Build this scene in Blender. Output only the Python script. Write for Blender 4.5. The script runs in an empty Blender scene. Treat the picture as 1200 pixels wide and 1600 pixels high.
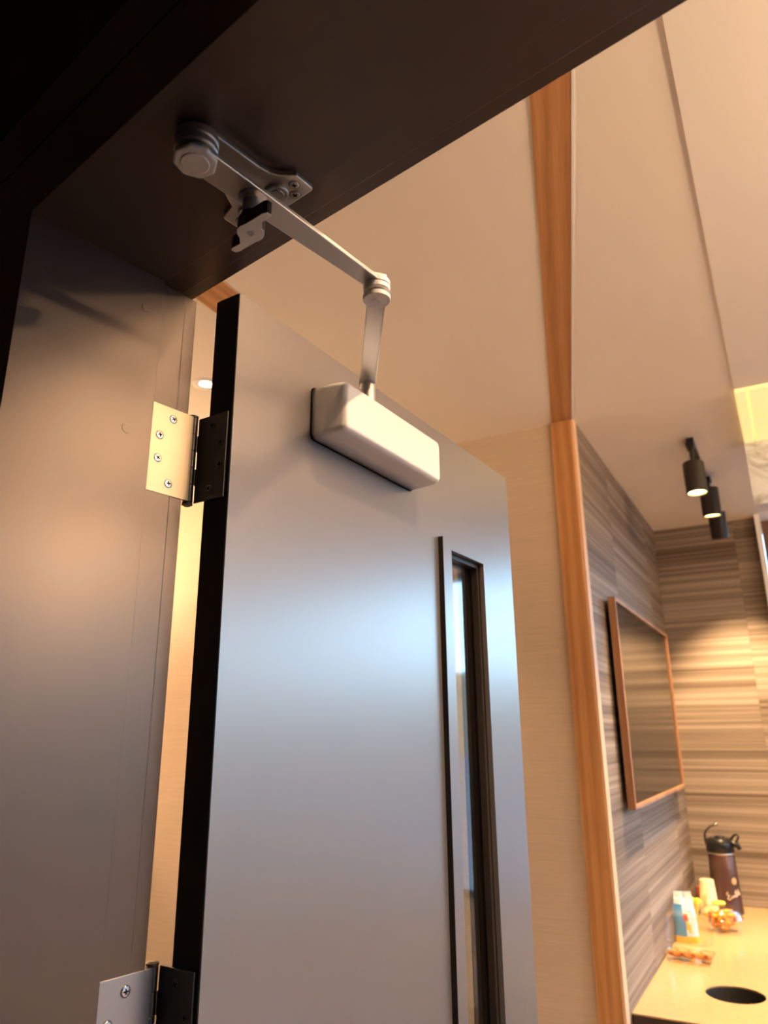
import bpy, bmesh, math, random
from mathutils import Vector, Matrix, noise
random.seed(7)
S = bpy.context.scene
COL = S.collection
PI = math.pi
H = 1.85                                     # lens height above the floor

# ------------------------------------------------------------------ camera
YAW, PITCH, ROLL = 0.68998435, 0.29763979, -0.0077741
cd = bpy.data.cameras.new('camera')
cam = bpy.data.objects.new('camera', cd)
COL.objects.link(cam)
_f = Vector((-math.sin(YAW) * math.cos(PITCH), math.cos(YAW) * math.cos(PITCH), math.sin(PITCH)))
_r = Vector((math.cos(YAW), math.sin(YAW), 0))
_u = _r.cross(_f)
_r2 = _r * math.cos(ROLL) + _u * math.sin(ROLL)
_u2 = _u * math.cos(ROLL) - _r * math.sin(ROLL)
cam.matrix_world = Matrix((
    (_r2.x, _u2.x, -_f.x, 0), (_r2.y, _u2.y, -_f.y, 0), (_r2.z, _u2.z, -_f.z, H), (0, 0, 0, 1)))
cd.sensor_fit = 'VERTICAL'
cd.sensor_height = 36.0
cd.lens = 1142.38 / 1600 * 36.0
cd.clip_start = 0.02
cd.clip_end = 500
cd.dof.use_dof = True
cd.dof.focus_distance = 0.95
cd.dof.aperture_fstop = 6.0
S.camera = cam

# ------------------------------------------------------------------ world, exposure
S.view_settings.view_transform = 'Standard'
S.view_settings.look = 'None'
S.view_settings.gamma = 1.0
S.view_settings.use_curve_mapping = False
S.view_settings.exposure = 0.64
W = bpy.data.worlds.new('sky')
S.world = W
W.use_nodes = True
nt = W.node_tree
for n in list(nt.nodes):
    nt.nodes.remove(n)
tc = nt.nodes.new('ShaderNodeTexCoord')
sp = nt.nodes.new('ShaderNodeSeparateXYZ')
rp = nt.nodes.new('ShaderNodeValToRGB')
bg = nt.nodes.new('ShaderNodeBackground')
wo = nt.nodes.new('ShaderNodeOutputWorld')
nt.links.new(tc.outputs['Generated'], sp.inputs[0])
nt.links.new(sp.outputs['Z'], rp.inputs[0])
cr = rp.color_ramp
cr.elements[0].position = 0.0
cr.elements[0].color = (0.44, 0.76, 1.0, 1)
cr.elements[1].position = 0.9
cr.elements[1].color = (0.16, 0.36, 0.80, 1)
e = cr.elements.new(0.3)
e.color = (0.34, 0.66, 1.0, 1)
nt.links.new(rp.outputs[0], bg.inputs['Color'])
SKY = 5.4
bg.inputs['Strength'].default_value = SKY
nt.links.new(bg.outputs[0], wo.inputs['Surface'])

TH = -0.19364144          # azimuth of the alcove's long wall
TD = -0.12661555          # azimuth of the open door leaf
TE = -0.450993            # azimuth of the oak ceiling strip
FRAME0 = Matrix.Translation((0, 0, H))
ROOM = Matrix.Translation((0, 0, H)) @ Matrix.Rotation(-TH, 4, 'Z')       # local x = across, y = along the alcove wall


def rp_(n, d, z=0):                          # alcove coordinates -> world
    return ROOM @ Vector((n, d, z))


def aim_light(name, kind, loc, target, energy, color, size=0.1, blend=0.5, angle=1.2, parent=None):
    l = bpy.data.lights.new(name, kind)
    l.energy = energy
    l.color = color
    if kind == 'SPOT':
        l.spot_size = angle
        l.spot_blend = blend
        l.shadow_soft_size = size
    elif kind == 'AREA':
        l.shape = 'DISK'
        l.size = size
    else:
        l.shadow_soft_size = size
    o = bpy.data.objects.new(name, l)
    COL.objects.link(o)
    d = Vector(target) - Vector(loc)
    o.matrix_world = Matrix.Translation(loc) @ d.to_track_quat('-Z', 'Y').to_matrix().to_4x4()
    return o


sl = bpy.data.lights.new('sun', 'SUN')
sl.energy = 2.2
sl.color = (1.0, .90, .78)
sl.angle = math.radians(.6)
sun = bpy.data.objects.new('sun', sl)
COL.objects.link(sun)
sun.matrix_world = Vector((.45, .62, -.85)).to_track_quat('-Z', 'Y').to_matrix().to_4x4()

WARM = (1.0, 0.66, 0.38)
DOWN_W = 110.0
PEND_FILL_W = 100.0

# ------------------------------------------------------------------ materials


def mat(name, base=(.5, .5, .5), rough=.5, metal=0.0, spec=.5, emit=None, es=0.0, coat=0.0, trans=0.0, ior=1.45):
    m = bpy.data.materials.new(name)
    m.use_nodes = True
    b = m.node_tree.nodes['Principled BSDF']
    b.inputs['Base Color'].default_value = (*base, 1)
    b.inputs['Roughness'].default_value = rough
    b.inputs['Metallic'].default_value = metal
    b.inputs['Specular IOR Level'].default_value = spec
    b.inputs['Coat Weight'].default_value = coat
    b.inputs['Transmission Weight'].default_value = trans
    b.inputs['IOR'].default_value = ior
    if emit:
        b.inputs['Emission Color'].default_value = (*emit, 1)
        b.inputs['Emission Strength'].default_value = es
    return m


def nodes(m):
    return m.node_tree.nodes, m.node_tree.links, m.node_tree.nodes['Principled BSDF']


def noise_chain(m, scale_xyz, nscale=1.0, detail=6, rough=.6, dist=0.0, rand=False):
    N, L, b = nodes(m)
    t = N.new('ShaderNodeTexCoord')
    mp = N.new('ShaderNodeMapping')
    mp.inputs['Scale'].default_value = scale_xyz
    L.new(t.outputs['Object'], mp.inputs['Vector'])
    if rand:
        oi = N.new('ShaderNodeObjectInfo')
        mu = N.new('ShaderNodeMath')
        mu.operation = 'MULTIPLY'
        mu.inputs[1].default_value = 37.0
        L.new(oi.outputs['Random'], mu.inputs[0])
        cb = N.new('ShaderNodeCombineXYZ')
        L.new(mu.outputs[0], cb.inputs[0])
        L.new(mu.outputs[0], cb.inputs[2])
        L.new(cb.outputs[0], mp.inputs['Location'])
    n = N.new('ShaderNodeTexNoise')
    n.inputs['Scale'].default_value = nscale
    n.inputs['Detail'].default_value = detail
    n.inputs['Roughness'].default_value = rough
    n.inputs['Distortion'].default_value = dist
    L.new(mp.outputs[0], n.inputs['Vector'])
    return n, mp


def ramp(m, src, stops, target='Base Color'):
    N, L, b = nodes(m)
    r = N.new('ShaderNodeValToRGB')
    L.new(src, r.inputs[0])
    els = r.color_ramp.elements
    while len(els) < len(stops):
        els.new(0.5)
    for e_, (p_, c_) in zip(els, sorted(stops, key=lambda s: s[0])):
        e_.position = p_
        e_.color = (*c_, 1)
    if target:
        L.new(r.outputs[0], b.inputs[target])
    return r


def bump(m, src, strength=.1, dist=.001):
    N, L, b = nodes(m)
    bp = N.new('ShaderNodeBump')
    bp.inputs['Strength'].default_value = strength
    bp.inputs['Distance'].default_value = dist
    L.new(src, bp.inputs['Height'])
    L.new(bp.outputs[0], b.inputs['Normal'])


def m_paint(name, base, rough, metal=0.0, spec=.5):
    m = mat(name, base, rough, metal, spec)
    n2, _ = noise_chain(m, (3, 3, .6), 2.0, 2, .5)
    N, L, b = nodes(m)
    mr = N.new('ShaderNodeMapRange')
    mr.inputs['To Min'].default_value = rough * .94
    mr.inputs['To Max'].default_value = rough * 1.06
    L.new(n2.outputs[0], mr.inputs['Value'])
    L.new(mr.outputs[0], b.inputs['Roughness'])
    return m


M = {}
M['door'] = m_paint('door_paint', (.335, .305, .295), .30, .72, .5)
M['frame'] = m_paint('frame_paint', (.115, .092, .082), .32, .50, .45)
M['edge'] = m_paint('edge_shade_black', (.010, .009, .009), .5, 0, .3)  # near-black paint holding the shade of door and lite-frame edges
M['silver'] = m_paint('silver_paint', (.84, .81, .79), .38, .05, .5)
M['alu'] = mat('brushed_aluminium', (.56, .55, .53), .34, .85)
_n, _ = noise_chain(M['alu'], (1, 1, 1), 60, 3)
bump(M['alu'], _n.outputs[0], .06, .0005)
M['steel'] = mat('satin_steel_warm_lit', (.36, .30, .22), .36, 1.0)  # warm reflection put into the upper jamb leaf's base colour
_n, _ = noise_chain(M['steel'], (40, 40, 900), 1, 3)
bump(M['steel'], _n.outputs[0], .12, .0003)
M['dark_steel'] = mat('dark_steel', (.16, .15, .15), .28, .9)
M['screw'] = mat('screw_steel', (.72, .72, .72), .22, 1.0)
M['black'] = mat('black_plastic', (.012, .011, .011), .3)
M['recess_dark'] = mat('recess_black', (.004, .004, .004), .8, 0, .1)  # near-black colour holding screw-slot shade; also on the closer back plate
M['plaster'] = mat('ceiling_paint', (.87, .80, .71), .85, 0, .2)
_n, _ = noise_chain(M['plaster'], (1, 1, 1), 160, 3)
bump(M['plaster'], _n.outputs[0], .05, .0006)
M['plaster_light'] = mat('soffit_paint', (.86, .82, .77), .85, 0, .2)
M['white'] = mat('white_trim', (.85, .84, .82), .5)

m = M['linen'] = mat('linen_wallcovering', (.6, .5, .4), .85, 0, .2)
n1, _ = noise_chain(m, (5, 5, 260), 1.0, 5, .65)
ramp(m, n1.outputs[0], [(.30, (.50, .40, .31)), (.55, (.55, .44, .34)), (.75, (.61, .49, .385))])
bump(m, n1.outputs[0], .12, .0006)

m = M['stripe'] = mat('striped_wallcovering', (.4, .3, .25), .6, 0, .3)
n1, mp1 = noise_chain(m, (.07, .07, 16), 1.0, 6, .72, .1, True)
n2, _ = noise_chain(m, (.5, .5, 90), 1.0, 4, .6, .1, True)
N_, L_, b_ = nodes(m)
mx = N_.new('ShaderNodeMix')
mx.data_type = 'FLOAT'
mx.inputs[0].default_value = .35
L_.new(n1.outputs[0], mx.inputs[2])
L_.new(n2.outputs[0], mx.inputs[3])
ramp(m, mx.outputs[0], [(.33, (.085, .055, .038)), (.44, (.16, .118, .088)), (.52, (.25, .195, .152)), (.60, (.36, .29, .235)), (.68, (.22, .165, .125))])
bump(m, n2.outputs[0], .15, .0008)


def m_wood(name, axis, cols, rough=.5):
    m = mat(name, (.6, .3, .1), rough, 0, .35)
    sc = [14, 14, 14]
    sc[axis] = .9
    n1, mp = noise_chain(m, tuple(sc), 1.0, 4, .5, .6)
    N, L, b = nodes(m)
    wv = N.new('ShaderNodeTexWave')
    wv.wave_type = 'BANDS'
    wv.bands_direction = 'X'
    wv.inputs['Scale'].default_value = .55
    wv.inputs['Distortion'].default_value = 7.0
    wv.inputs['Detail'].default_value = 3.0
    wv.inputs['Detail Scale'].default_value = .8
    L.new(mp.outputs[0], wv.inputs['Vector'])
    s3 = [170, 170, 170]
    s3[axis] = 5
    n3, _ = noise_chain(m, tuple(s3), 1.0, 3, .6)
    mx = N.new('ShaderNodeMix')
    mx.data_type = 'FLOAT'
    mx.inputs[0].default_value = .72
    L.new(wv.outputs['Fac'], mx.inputs[2])
    L.new(n3.outputs[0], mx.inputs[3])
    ramp(m, mx.outputs[0], [(.2, cols[0]), (.5, cols[1]), (.8, cols[2])])
    bump(m, n3.outputs[0], .1, .0005)
    return m


OAK = [(.35, .155, .055), (.47, .225, .085), (.58, .30, .13)]
M['oak_z'] = m_wood('oak_upright', 2, OAK)
M['oak_y'] = m_wood('oak_lengthwise', 1, OAK)
M['oak_frame'] = m_wood('oak_screen_frame', 2, [(.28, .13, .065), (.36, .18, .09), (.43, .23, .12)])
M['screen'] = mat('screen_glass', (.014, .012, .012), .13, 0, .35)
M['counter'] = mat('counter_laminate', (.80, .58, .30), .16, 0, .5)
_n, _ = noise_chain(M['counter'], (1, 1, 1), 55, 5)
ramp(M['counter'], _n.outputs[0], [(.3, (.47, .32, .155)), (.7, (.52, .36, .18))])
M['cab'] = mat('cabinet_laminate', (.055, .035, .025), .5)
m = M['floor'] = mat('floor_tile', (.40, .31, .23), .35)
_n, _ = noise_chain(m, (1, 1, 1), 2.5, 5)
ramp(m, _n.outputs[0], [(.3, (.10, .065, .045)), (.7, (.14, .095, .068))])
M['vest'] = mat('vestibule_paint', (.022, .018, .016), .6, 0, .3)
M['bronze'] = mat('bronze_mullion', (.05, .035, .025), .4, .3)
m = M['ground'] = mat('outdoor_ground', (.3, .26, .2), .95, 0, .1)
_n, _ = noise_chain(m, (1, 1, 1), .3, 5)
ramp(m, _n.outputs[0], [(.3, (.15, .115, .10)), (.7, (.20, .155, .13))])
M['hill'] = mat('dry_hillside', (.22, .15, .09), .95, 0, .1)
M['shade'] = mat('shade_fabric', (.85, .75, .6), .8, emit=(1.0, .72, .45), es=1.3)
M['lamp_on'] = mat('lamp_lens', (1, .8, .4), .4, emit=(1.0, .78, .30), es=6.0)
M['down_on'] = mat('downlight_lens', (1, .8, .4), .4, emit=(1.0, .74, .40), es=12.0)
M['cove'] = mat('backlit_panel', (.9, .75, .35), .5, emit=(1.0, .78, .33), es=.46)
m = M['marble'] = mat('marble_slab', (.7, .7, .7), .3)
n1, _ = noise_chain(m, (1, 1, 1), 9, 6, .65, 1.2)
ramp(m, n1.outputs[0], [(.36, (.42, .41, .43)), (.5, (.72, .74, .80)), (.7, (.82, .86, .95))])
M['cup'] = mat('paper_cup', (.90, .80, .48), .6)
M['cupdec'] = mat('cup_print', (.55, .26, .06), .6)
M['pot'] = mat('brown_airpot', (.10, .050, .042), .30, .3)
M['potprint'] = mat('airpot_print', (.82, .66, .55), .5)
M['potseal'] = mat('airpot_seal', (.55, .36, .16), .5)
M['chrome'] = mat('chrome', (.75, .68, .62), .15, 1.0)


def m_clear(name, tint=(1, 1, 1), a=.25):
    """thin clear plastic: mostly see-through with a glossy skin"""
    m = bpy.data.materials.new(name)
    m.use_nodes = True
    N, L = m.node_tree.nodes, m.node_tree.links
    N.remove(N['Principled BSDF'])
    out = N['Material Output']
    tr = N.new('ShaderNodeBsdfTransparent')
    tr.inputs[0].default_value = (*tint, 1)
    gl = N.new('ShaderNodeBsdfGlossy')
    gl.inputs['Roughness'].default_value = .06
    fr = N.new('ShaderNodeFresnel')
    fr.inputs[0].default_value = 1.5
    ad = N.new('ShaderNodeMath')
    ad.operation = 'ADD'
    ad.inputs[1].default_value = a
    L.new(fr.outputs[0], ad.inputs[0])
    ge = N.new('ShaderNodeNewGeometry')
    om = N.new('ShaderNodeMath')
    om.operation = 'SUBTRACT'
    om.inputs[0].default_value = 1.0
    L.new(ge.outputs['Backfacing'], om.inputs[1])
    ml = N.new('ShaderNodeMath')
    ml.operation = 'MULTIPLY'
    L.new(ad.outputs[0], ml.inputs[0])
    L.new(om.outputs[0], ml.inputs[1])
    mx = N.new('ShaderNodeMixShader')
    L.new(ml.outputs[0], mx.inputs[0])
    L.new(tr.outputs[0], mx.inputs[1])
    L.new(gl.outputs[0], mx.inputs[2])
    L.new(mx.outputs[0], out.inputs[0])
    return m


M['plastic'] = m_clear('clear_plastic', (.97, .93, .88), .10)
M['glass'] = m_clear('lite_glass', (.88, .92, .90), .20)
M['pane'] = m_clear('window_glass', (.97, .98, .98), .0)
m = M['orange'] = mat('orange_fruit', (.9, .36, .02), .4, 0, .5)
_n, _ = noise_chain(m, (1, 1, 1), 30, 3)
ramp(m, _n.outputs[0], [(.35, (.80, .25, .01)), (.6, (.95, .50, .04))])
m = M['pastry'] = mat('baked_pastry', (.6, .25, .06), .45, 0, .5)
_n, _ = noise_chain(m, (1, 1, 1), 45, 4)
ramp(m, _n.outputs[0], [(.35, (.28, .07, .015)), (.5, (.68, .26, .05)), (.7, (.85, .48, .14))])
M['lemon'] = mat('lemon', (.9, .75, .10), .4)
M['lime'] = mat('lime', (.40, .62, .06), .4)
M['red'] = mat('red_plastic', (.42, .09, .05), .4)
M['bagw'] = mat('packet_white', (.82, .84, .90), .3)
M['bagb'] = mat('packet_blue', (.12, .36, .72), .3)
M['bagy'] = mat('packet_yellow', (.90, .62, .08), .35)
M['bagr'] = mat('packet_red', (.80, .12, .05), .35)

# ------------------------------------------------------------------ mesh helpers


def link(name, bm, m, parent=None, frame=None, kind=None, smooth=False, bev=0, bseg=2, mats=None):
    me = bpy.data.meshes.new(name)
    bmesh.ops.recalc_face_normals(bm, faces=bm.faces)
    bm.to_mesh(me)
    bm.free()
    for mm in (mats or [m]):
        me.materials.append(mm)
    if smooth:
        for p in me.polygons:
            p.use_smooth = True
    o = bpy.data.objects.new(name, me)
    COL.objects.link(o)
    if parent is not None:
        o.parent = parent
    if frame is not None:
        if parent is None:
            o.matrix_world = frame
        else:
            o.matrix_local = frame
    if kind:
        o['kind'] = kind
    if bev:
        b = o.modifiers.new('bevel', 'BEVEL')
        b.width = bev
        b.segments = bseg
        b.limit_method = 'ANGLE'
        b.angle_limit = math.radians(40)
        b.harden_normals = False
    return o


def thing(name, label, cat, frame, group=None, kind=None):
    o = bpy.data.objects.new(name, None)
    COL.objects.link(o)
    o.empty_display_size = .05
    o.matrix_world = frame
    o['label'] = label
    o['category'] = cat
    if group:
        o['group'] = group
    if kind:
        o['kind'] = kind
    return o


def tag(o, label, cat, group=None, kind=None):
    o['label'] = label
    o['category'] = cat
    if group:
        o['group'] = group
    if kind:
        o['kind'] = kind
    return o


def box(bm, x0, x1, y0, y1, z0, z1, mi=0):
    vs = [bm.verts.new((x, y, z)) for x in (x0, x1) for y in (y0, y1) for z in (z0, z1)]
    for q in ((0, 1, 3, 2), (4, 6, 7, 5), (0, 4, 5, 1), (2, 3, 7, 6), (0, 2, 6, 4), (1, 5, 7, 3)):
        f = bm.faces.new([vs[i] for i in q])
        f.material_index = mi
    return vs


def prism(bm, pts, z0, z1, holes=None, mi=0, mtx=None):
    """extrude an outline (list of xy) from z0 to z1"""
    a = [bm.verts.new((x, y, z0)) for x, y in pts]
    b = [bm.verts.new((x, y, z1)) for x, y in pts]
    fs = [bm.faces.new(a[::-1]), bm.faces.new(b)]
    k = len(pts)
    for i in range(k):
        fs.append(bm.faces.new((a[i], a[(i + 1) % k], b[(i + 1) % k], b[i])))
    for f in fs:
        f.material_index = mi
    if mtx is not None:
        bmesh.ops.transform(bm, matrix=mtx, verts=a + b)
    return a + b


def lathe(bm, prof, seg=32, mtx=None, cap=True, mi=0):
    """profile list of (r, z) revolved around z"""
    rings = []
    new = []
    for r, z in prof:
        ring = [bm.verts.new((r * math.cos(2 * PI * i / seg), r * math.sin(2 * PI * i / seg), z)) for i in range(seg)]
        rings.append(ring)
        new += ring
    for a, b in zip(rings, rings[1:]):
        for i in range(seg):
            f = bm.faces.new((a[i], a[(i + 1) % seg], b[(i + 1) % seg], b[i]))
            f.material_index = mi
    if cap:
        for ring in (rings[0][::-1], rings[-1]):
            f = bm.faces.new(ring)
            f.material_index = mi
    if mtx is not None:
        bmesh.ops.transform(bm, matrix=mtx, verts=new)
    return new


def tube(bm, pts, r, seg=10, caps=True, radii=None):
    pts = [Vector(p) for p in pts]
    rings = []
    up = Vector((.123, .234, 1)).normalized()
    for i, p in enumerate(pts):
        a = pts[max(0, i - 1)]
        b = pts[min(len(pts) - 1, i + 1)]
        t = (b - a).normalized()
        s = t.cross(up)
        if s.length < .05:
            s = t.cross(Vector((1, 0, 0)))
        s.normalize()
        w = t.cross(s).normalized()
        rr = radii[i] if radii else r
        rings.append([bm.verts.new(p + s * rr * math.cos(2 * PI * k / seg) + w * rr * math.sin(2 * PI * k / seg)) for k in range(seg)])
    for a, b in zip(rings, rings[1:]):
        for i in range(seg):
            bm.faces.new((a[i], a[(i + 1) % seg], b[(i + 1) % seg], b[i]))
    if caps:
        bm.faces.new(rings[0][::-1])
        bm.faces.new(rings[-1])


def blob(bm, c, r, sc=(1, 1, 1), sub=2, rot=None, jitter=0):
    m_ = Matrix.Translation(c) @ (rot or Matrix.Identity(4)) @ Matrix.Diagonal((*sc, 1))
    res = bmesh.ops.create_icosphere(bm, subdivisions=sub, radius=r, matrix=m_)
    if jitter:
        for v in res['verts']:
            v.co += (v.co - Vector(c)).normalized() * jitter * noise.noise(v.co * 60)
    return res['verts']


def nb():
    return bmesh.new()


def arc(cx, cy, r, a0, a1, n):
    return [(cx + r * math.cos(a0 + (a1 - a0) * i / n), cy + r * math.sin(a0 + (a1 - a0) * i / n)) for i in range(n + 1)]


# ================================================================== SETTING
# ---- oversized shell of the room behind the door (relative heights: 0 = lens)
FL = -H
CEIL = 1.295
b = nb(); box(b, -4.2, 6.2, .5, 7.5, FL - .1, FL)
o = link('floor', b, M['floor'], frame=ROOM @ Matrix.Identity(4), kind='structure'); o['label'] = 'tan floor of the room beyond the doorway'
b = nb(); box(b, -4.5, 5.5, -4.0, .52, FL - .1, FL - .001)
o = link('floor', b, M['vest'], frame=FRAME0, kind='structure'); o['label'] = 'dark floor on the near side of the doorway'
# ceiling: one flat slab left of the drop, a lower soffit right of it
b = nb(); box(b, -4.2, -.0302, -1.0, 5.3, CEIL, CEIL + .12)
b2 = b
o = link('ceiling', b, M['plaster'], frame=ROOM, kind='structure'); o['label'] = 'beige painted ceiling above the door and alcove'
SOF = 1.2915
b = nb(); box(b, -.030, 6.2, -1.0, 2.95, SOF, CEIL + .12)
o = link('ceiling', b, M['plaster_light'], frame=ROOM, kind='structure'); o['label'] = 'lower pale soffit at the right edge'
# linen wall with the recessed-downlight scallop
b = nb(); box(b, -4.2, -.757, 2.93, 3.05, FL, CEIL)
o = link('wall_left', b, M['linen'], frame=ROOM, kind='structure'); o['label'] = 'beige linen-textured wall behind the open door'
b = nb(); box(b, -4.3, -4.2, -1.0, 3.05, FL, CEIL)
o = link('wall_side', b, M['linen'], frame=ROOM, kind='structure'); o['label'] = 'beige side wall hidden behind the frame'
# oak corner post and its lit side, brightness put into a paler colour
b = nb(); box(b, -.756, -.668, 2.915, 2.975, FL, CEIL)
o = link('trim_1', b, M['oak_z'], frame=ROOM, kind='structure', bev=.002); o['label'] = 'upright oak trim board at the corner of the alcove'
b = nb(); box(b, -.668, -.659, 2.918, 2.972, FL, CEIL)
o2 = link('lit_side_band', b, mat('oak_lit_side', (.78, .50, .30), .5), parent=o)
# oak ceiling strip (runs over the doorway) and its parallel further left
ex, ey = math.sin(TE), math.cos(TE)
L_ = [(-.543 - (-.20) * ex, 1.159 + .20 * -ey), (-1.304, 2.733)]
p0 = Vector((-1.304, 2.733, 0)); p1 = Vector((-1.238, 2.789, 0)); dE = Vector((ex, ey, 0))
q0 = Vector((-.543, 1.159, 0)) - dE * .62; q1 = Vector((-.450, 1.165, 0)) - dE * .62
FE = Matrix.Translation((-1.304, 2.733, H + CEIL)) @ Matrix.Rotation(-TE, 4, 'Z')
inv = Matrix.Rotation(TE, 4, 'Z')
loc = [(inv @ (v - p0)) for v in (p0, q0, q1, p1)]
b = nb(); prism(b, [(v.x, v.y) for v in loc], -.002, .0)
o = link('trim_2', b, M['oak_y'], frame=FE, kind='structure'); o['label'] = 'flat oak strip across the ceiling above the alcove corner'
b = nb(); prism(b, [(v.x + dx, v.y) for v, dx in ((loc[3], 0), (loc[2], 0), (loc[2], .006), (loc[3], .006))], -.0025, .0)
link('edge_bead', b, M['white'], parent=o)
b = nb(); box(b, -1.437, -1.309, -.6, 2.93, CEIL - .002, CEIL)
o = link('trim_3', b, M['oak_y'], frame=ROOM, kind='structure'); o['label'] = 'oak ceiling strip showing in the gap over the hinge side'

# alcove walls: backing + separate wallcovering panels
FAR = 4.985
b = nb(); box(b, -.756, -.664, 2.9755, FAR + .1, FL, CEIL)
wl = link('wall_right', b, M['cab'], frame=ROOM, kind='structure'); wl['label'] = 'striped wall of the alcove that carries the screen'
ys = [2.9755, 3.54, 4.54, FAR]
for i, (a, c_) in enumerate(zip(ys, ys[1:])):
    b = nb(); box(b, -.664, -.660, a + .0006, c_ - .0006, FL, CEIL)
    link('panel', b, M['stripe'], parent=wl)
b = nb(); box(b, -.664, -.052, FAR, FAR + .1, FL, CEIL)
wb = link('wall_back', b, M['cab'], frame=ROOM, kind='structure'); wb['label'] = 'striped end wall of the alcove behind the airpot'
xs = [-.660, -.185, -.055]
for a, c_ in zip(xs, xs[1:]):
    b = nb(); box(b, a + .0006, c_ - .0006, FAR - .004, FAR, FL, CEIL)
    link('panel', b, M['stripe'], parent=wb)
b = nb(); box(b, -.024, .060, 5.09, 5.20, FL, CEIL)
o = link('trim_7', b, mat('umber_column', (.16, .075, .045), .5), frame=ROOM, kind='structure'); o['label'] = 'dark reddish-brown column beyond the white end post'
b = nb(); box(b, -.054, -.026, 4.90, FAR + .1, FL, 1.40)
o = link('trim_4', b, M['white'], frame=ROOM, kind='structure'); o['label'] = 'narrow white end post beside the striped end wall'

# yellow backlit ceiling panels, marble header, bronze-dark opening beyond
t = thing('backlit_ceiling_panel', 'yellow backlit ceiling panels in the pale soffit at the right edge', 'ceiling light', ROOM @ Matrix.Translation((0, 0, SOF)))
for a, c_ in ((-.028, .011), (.019, .45), (.458, .9)):
    b = nb(); box(b, a, c_, 2.955, 3.55, -.012, .10)
    link('panel', b, M['cove'], parent=t, bev=.001)
b = nb(); box(b, -.030, .34, 3.555, 3.62, .985, CEIL + .12)
o = link('trim_5', b, M['marble'], frame=ROOM, kind='structure'); o['label'] = 'grey-white marble header under the yellow ceiling panels'
b = nb(); box(b, -.030, 6.2, 3.62, 5.45, CEIL, CEIL + .12)
box(b, .34, 6.2, 3.55, 3.62, CEIL, CEIL + .12)
box(b, .903, 6.2, 2.95, 3.55, CEIL, CEIL + .12)
box(b, -.030, .903, 2.95, 3.55, SOF + .101, CEIL + .12)
o = link('ceiling', b, M['plaster_light'], frame=ROOM, kind='structure'); o['label'] = 'pale ceiling beyond the marble header'

# window wall across the far right and the long right side (large panes in bronze mullions)


def glazed(name, label, fr, length, nbay, z0, z1):
    t = thing(name, label, 'window', fr, kind='structure')
    b = nb(); box(b, 0, length, -.05, .05, z0, z0 + .06)
    link('sill_rail', b, M['bronze'], parent=t)
    b = nb(); box(b, 0, length, -.05, .05, z1 - .05, z1)
    link('head_rail', b, M['bronze'], parent=t)
    for i in range(nbay + 1):
        x = length * i / nbay
        b = nb(); box(b, x - .025, x + .025, -.05, .05, z0 + .06, z1 - .05)
        link('mullion', b, M['bronze'], parent=t)
    for i in range(nbay):
        b = nb(); box(b, length * i / nbay + .025, length * (i + 1) / nbay - .025, -.004, .004, z0 + .06, z1 - .05)
        link('pane', b, M['pane'], parent=t)
    return t


glazed('window_1', 'tall glazed bays beyond the alcove at the far right', ROOM @ Matrix.Translation((0.02, 5.35, 0)), 4.4, 4, -1.15, CEIL)
glazed('window_2', 'tall glazed bays along the right side of the room', ROOM @ Matrix.Translation((4.5, .4, 0)) @ Matrix.Rotation(PI / 2, 4, 'Z'), 4.9, 4, -1.15, CEIL)
b = nb(); box(b, -.026, 4.5, 5.30, 5.40, FL, -1.15)
o = link('wall_sill', b, M['linen'], frame=ROOM, kind='structure'); o['label'] = 'low wall under the far windows'
b = nb(); box(b, 4.45, 4.55, .0, 5.40, FL, -1.15)
o = link('wall_sill_right', b, M['linen'], frame=ROOM, kind='structure'); o['label'] = 'low wall under the right windows'

# outdoors
b = nb(); box(b, -150, 150, -120, 170, FL - .35, FL - .25)
o = link('ground', b, M['ground'], frame=ROOM, kind='structure'); o['label'] = 'pale ground outside the windows'
b = nb()
NH = 90
ring = []
for i in range(NH + 1):
    a = 2 * PI * i / NH
    h = 8.2 + 2.6 * noise.noise(Vector((math.cos(a) * 2.1, math.sin(a) * 2.1, 0))) + .8 * noise.noise(Vector((math.cos(a) * 9, math.sin(a) * 9, 3)))
    ca, sa = math.cos(a), math.sin(a)
    ring.append([b.verts.new((ca * 85, sa * 85, FL - .3)), b.verts.new((ca * 100, sa * 100, h)), b.verts.new((ca * 118, sa * 118, FL - .3))])
for a_, c_ in zip(ring, ring[1:]):
    for k in range(2):
        b.faces.new((a_[k], c_[k], c_[k + 1], a_[k + 1]))
o = link('hills', b, M['hill'], frame=FRAME0, kind='structure'); o['label'] = 'low dry hills on the horizon'

# ---- near side: wall around the doorway and a dark vestibule
YF, Y1, Y2, Y3 = .277, .451, .488, .506
XJ, XR = -.736, .190
b = nb()
box(b, -4.5, -.925, .285, .50, FL, 1.30)
box(b, .38, 5.5, .285, .50, FL, 1.30)
box(b, -.925, .38, .285, .50, .750, 1.30)
o = link('wall_front', b, M['vest'], frame=FRAME0, kind='structure'); o['label'] = 'dark wall around the doorway'
b = nb()
box(b, -4.6, -4.5, -4.0, .5, FL, 1.3)
box(b, 5.5, 5.6, -4.0, .5, FL, 1.3)
box(b, -4.6, 5.6, -4.1, -4.0, FL, 1.3)
o = link('wall_vestibule', b, M['vest'], frame=FRAME0, kind='structure'); o['label'] = 'dark vestibule walls behind the viewpoint'
b = nb(); box(b, -4.6, 5.6, -4.1, .5, 1.30, 1.40)
o = link('ceiling', b, M['vest'], frame=FRAME0, kind='structure'); o['label'] = 'dark vestibule ceiling on the near side'

# ---- hollow metal frame, swept profile: stop, rabbet, step, return
SZ = .565


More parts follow.
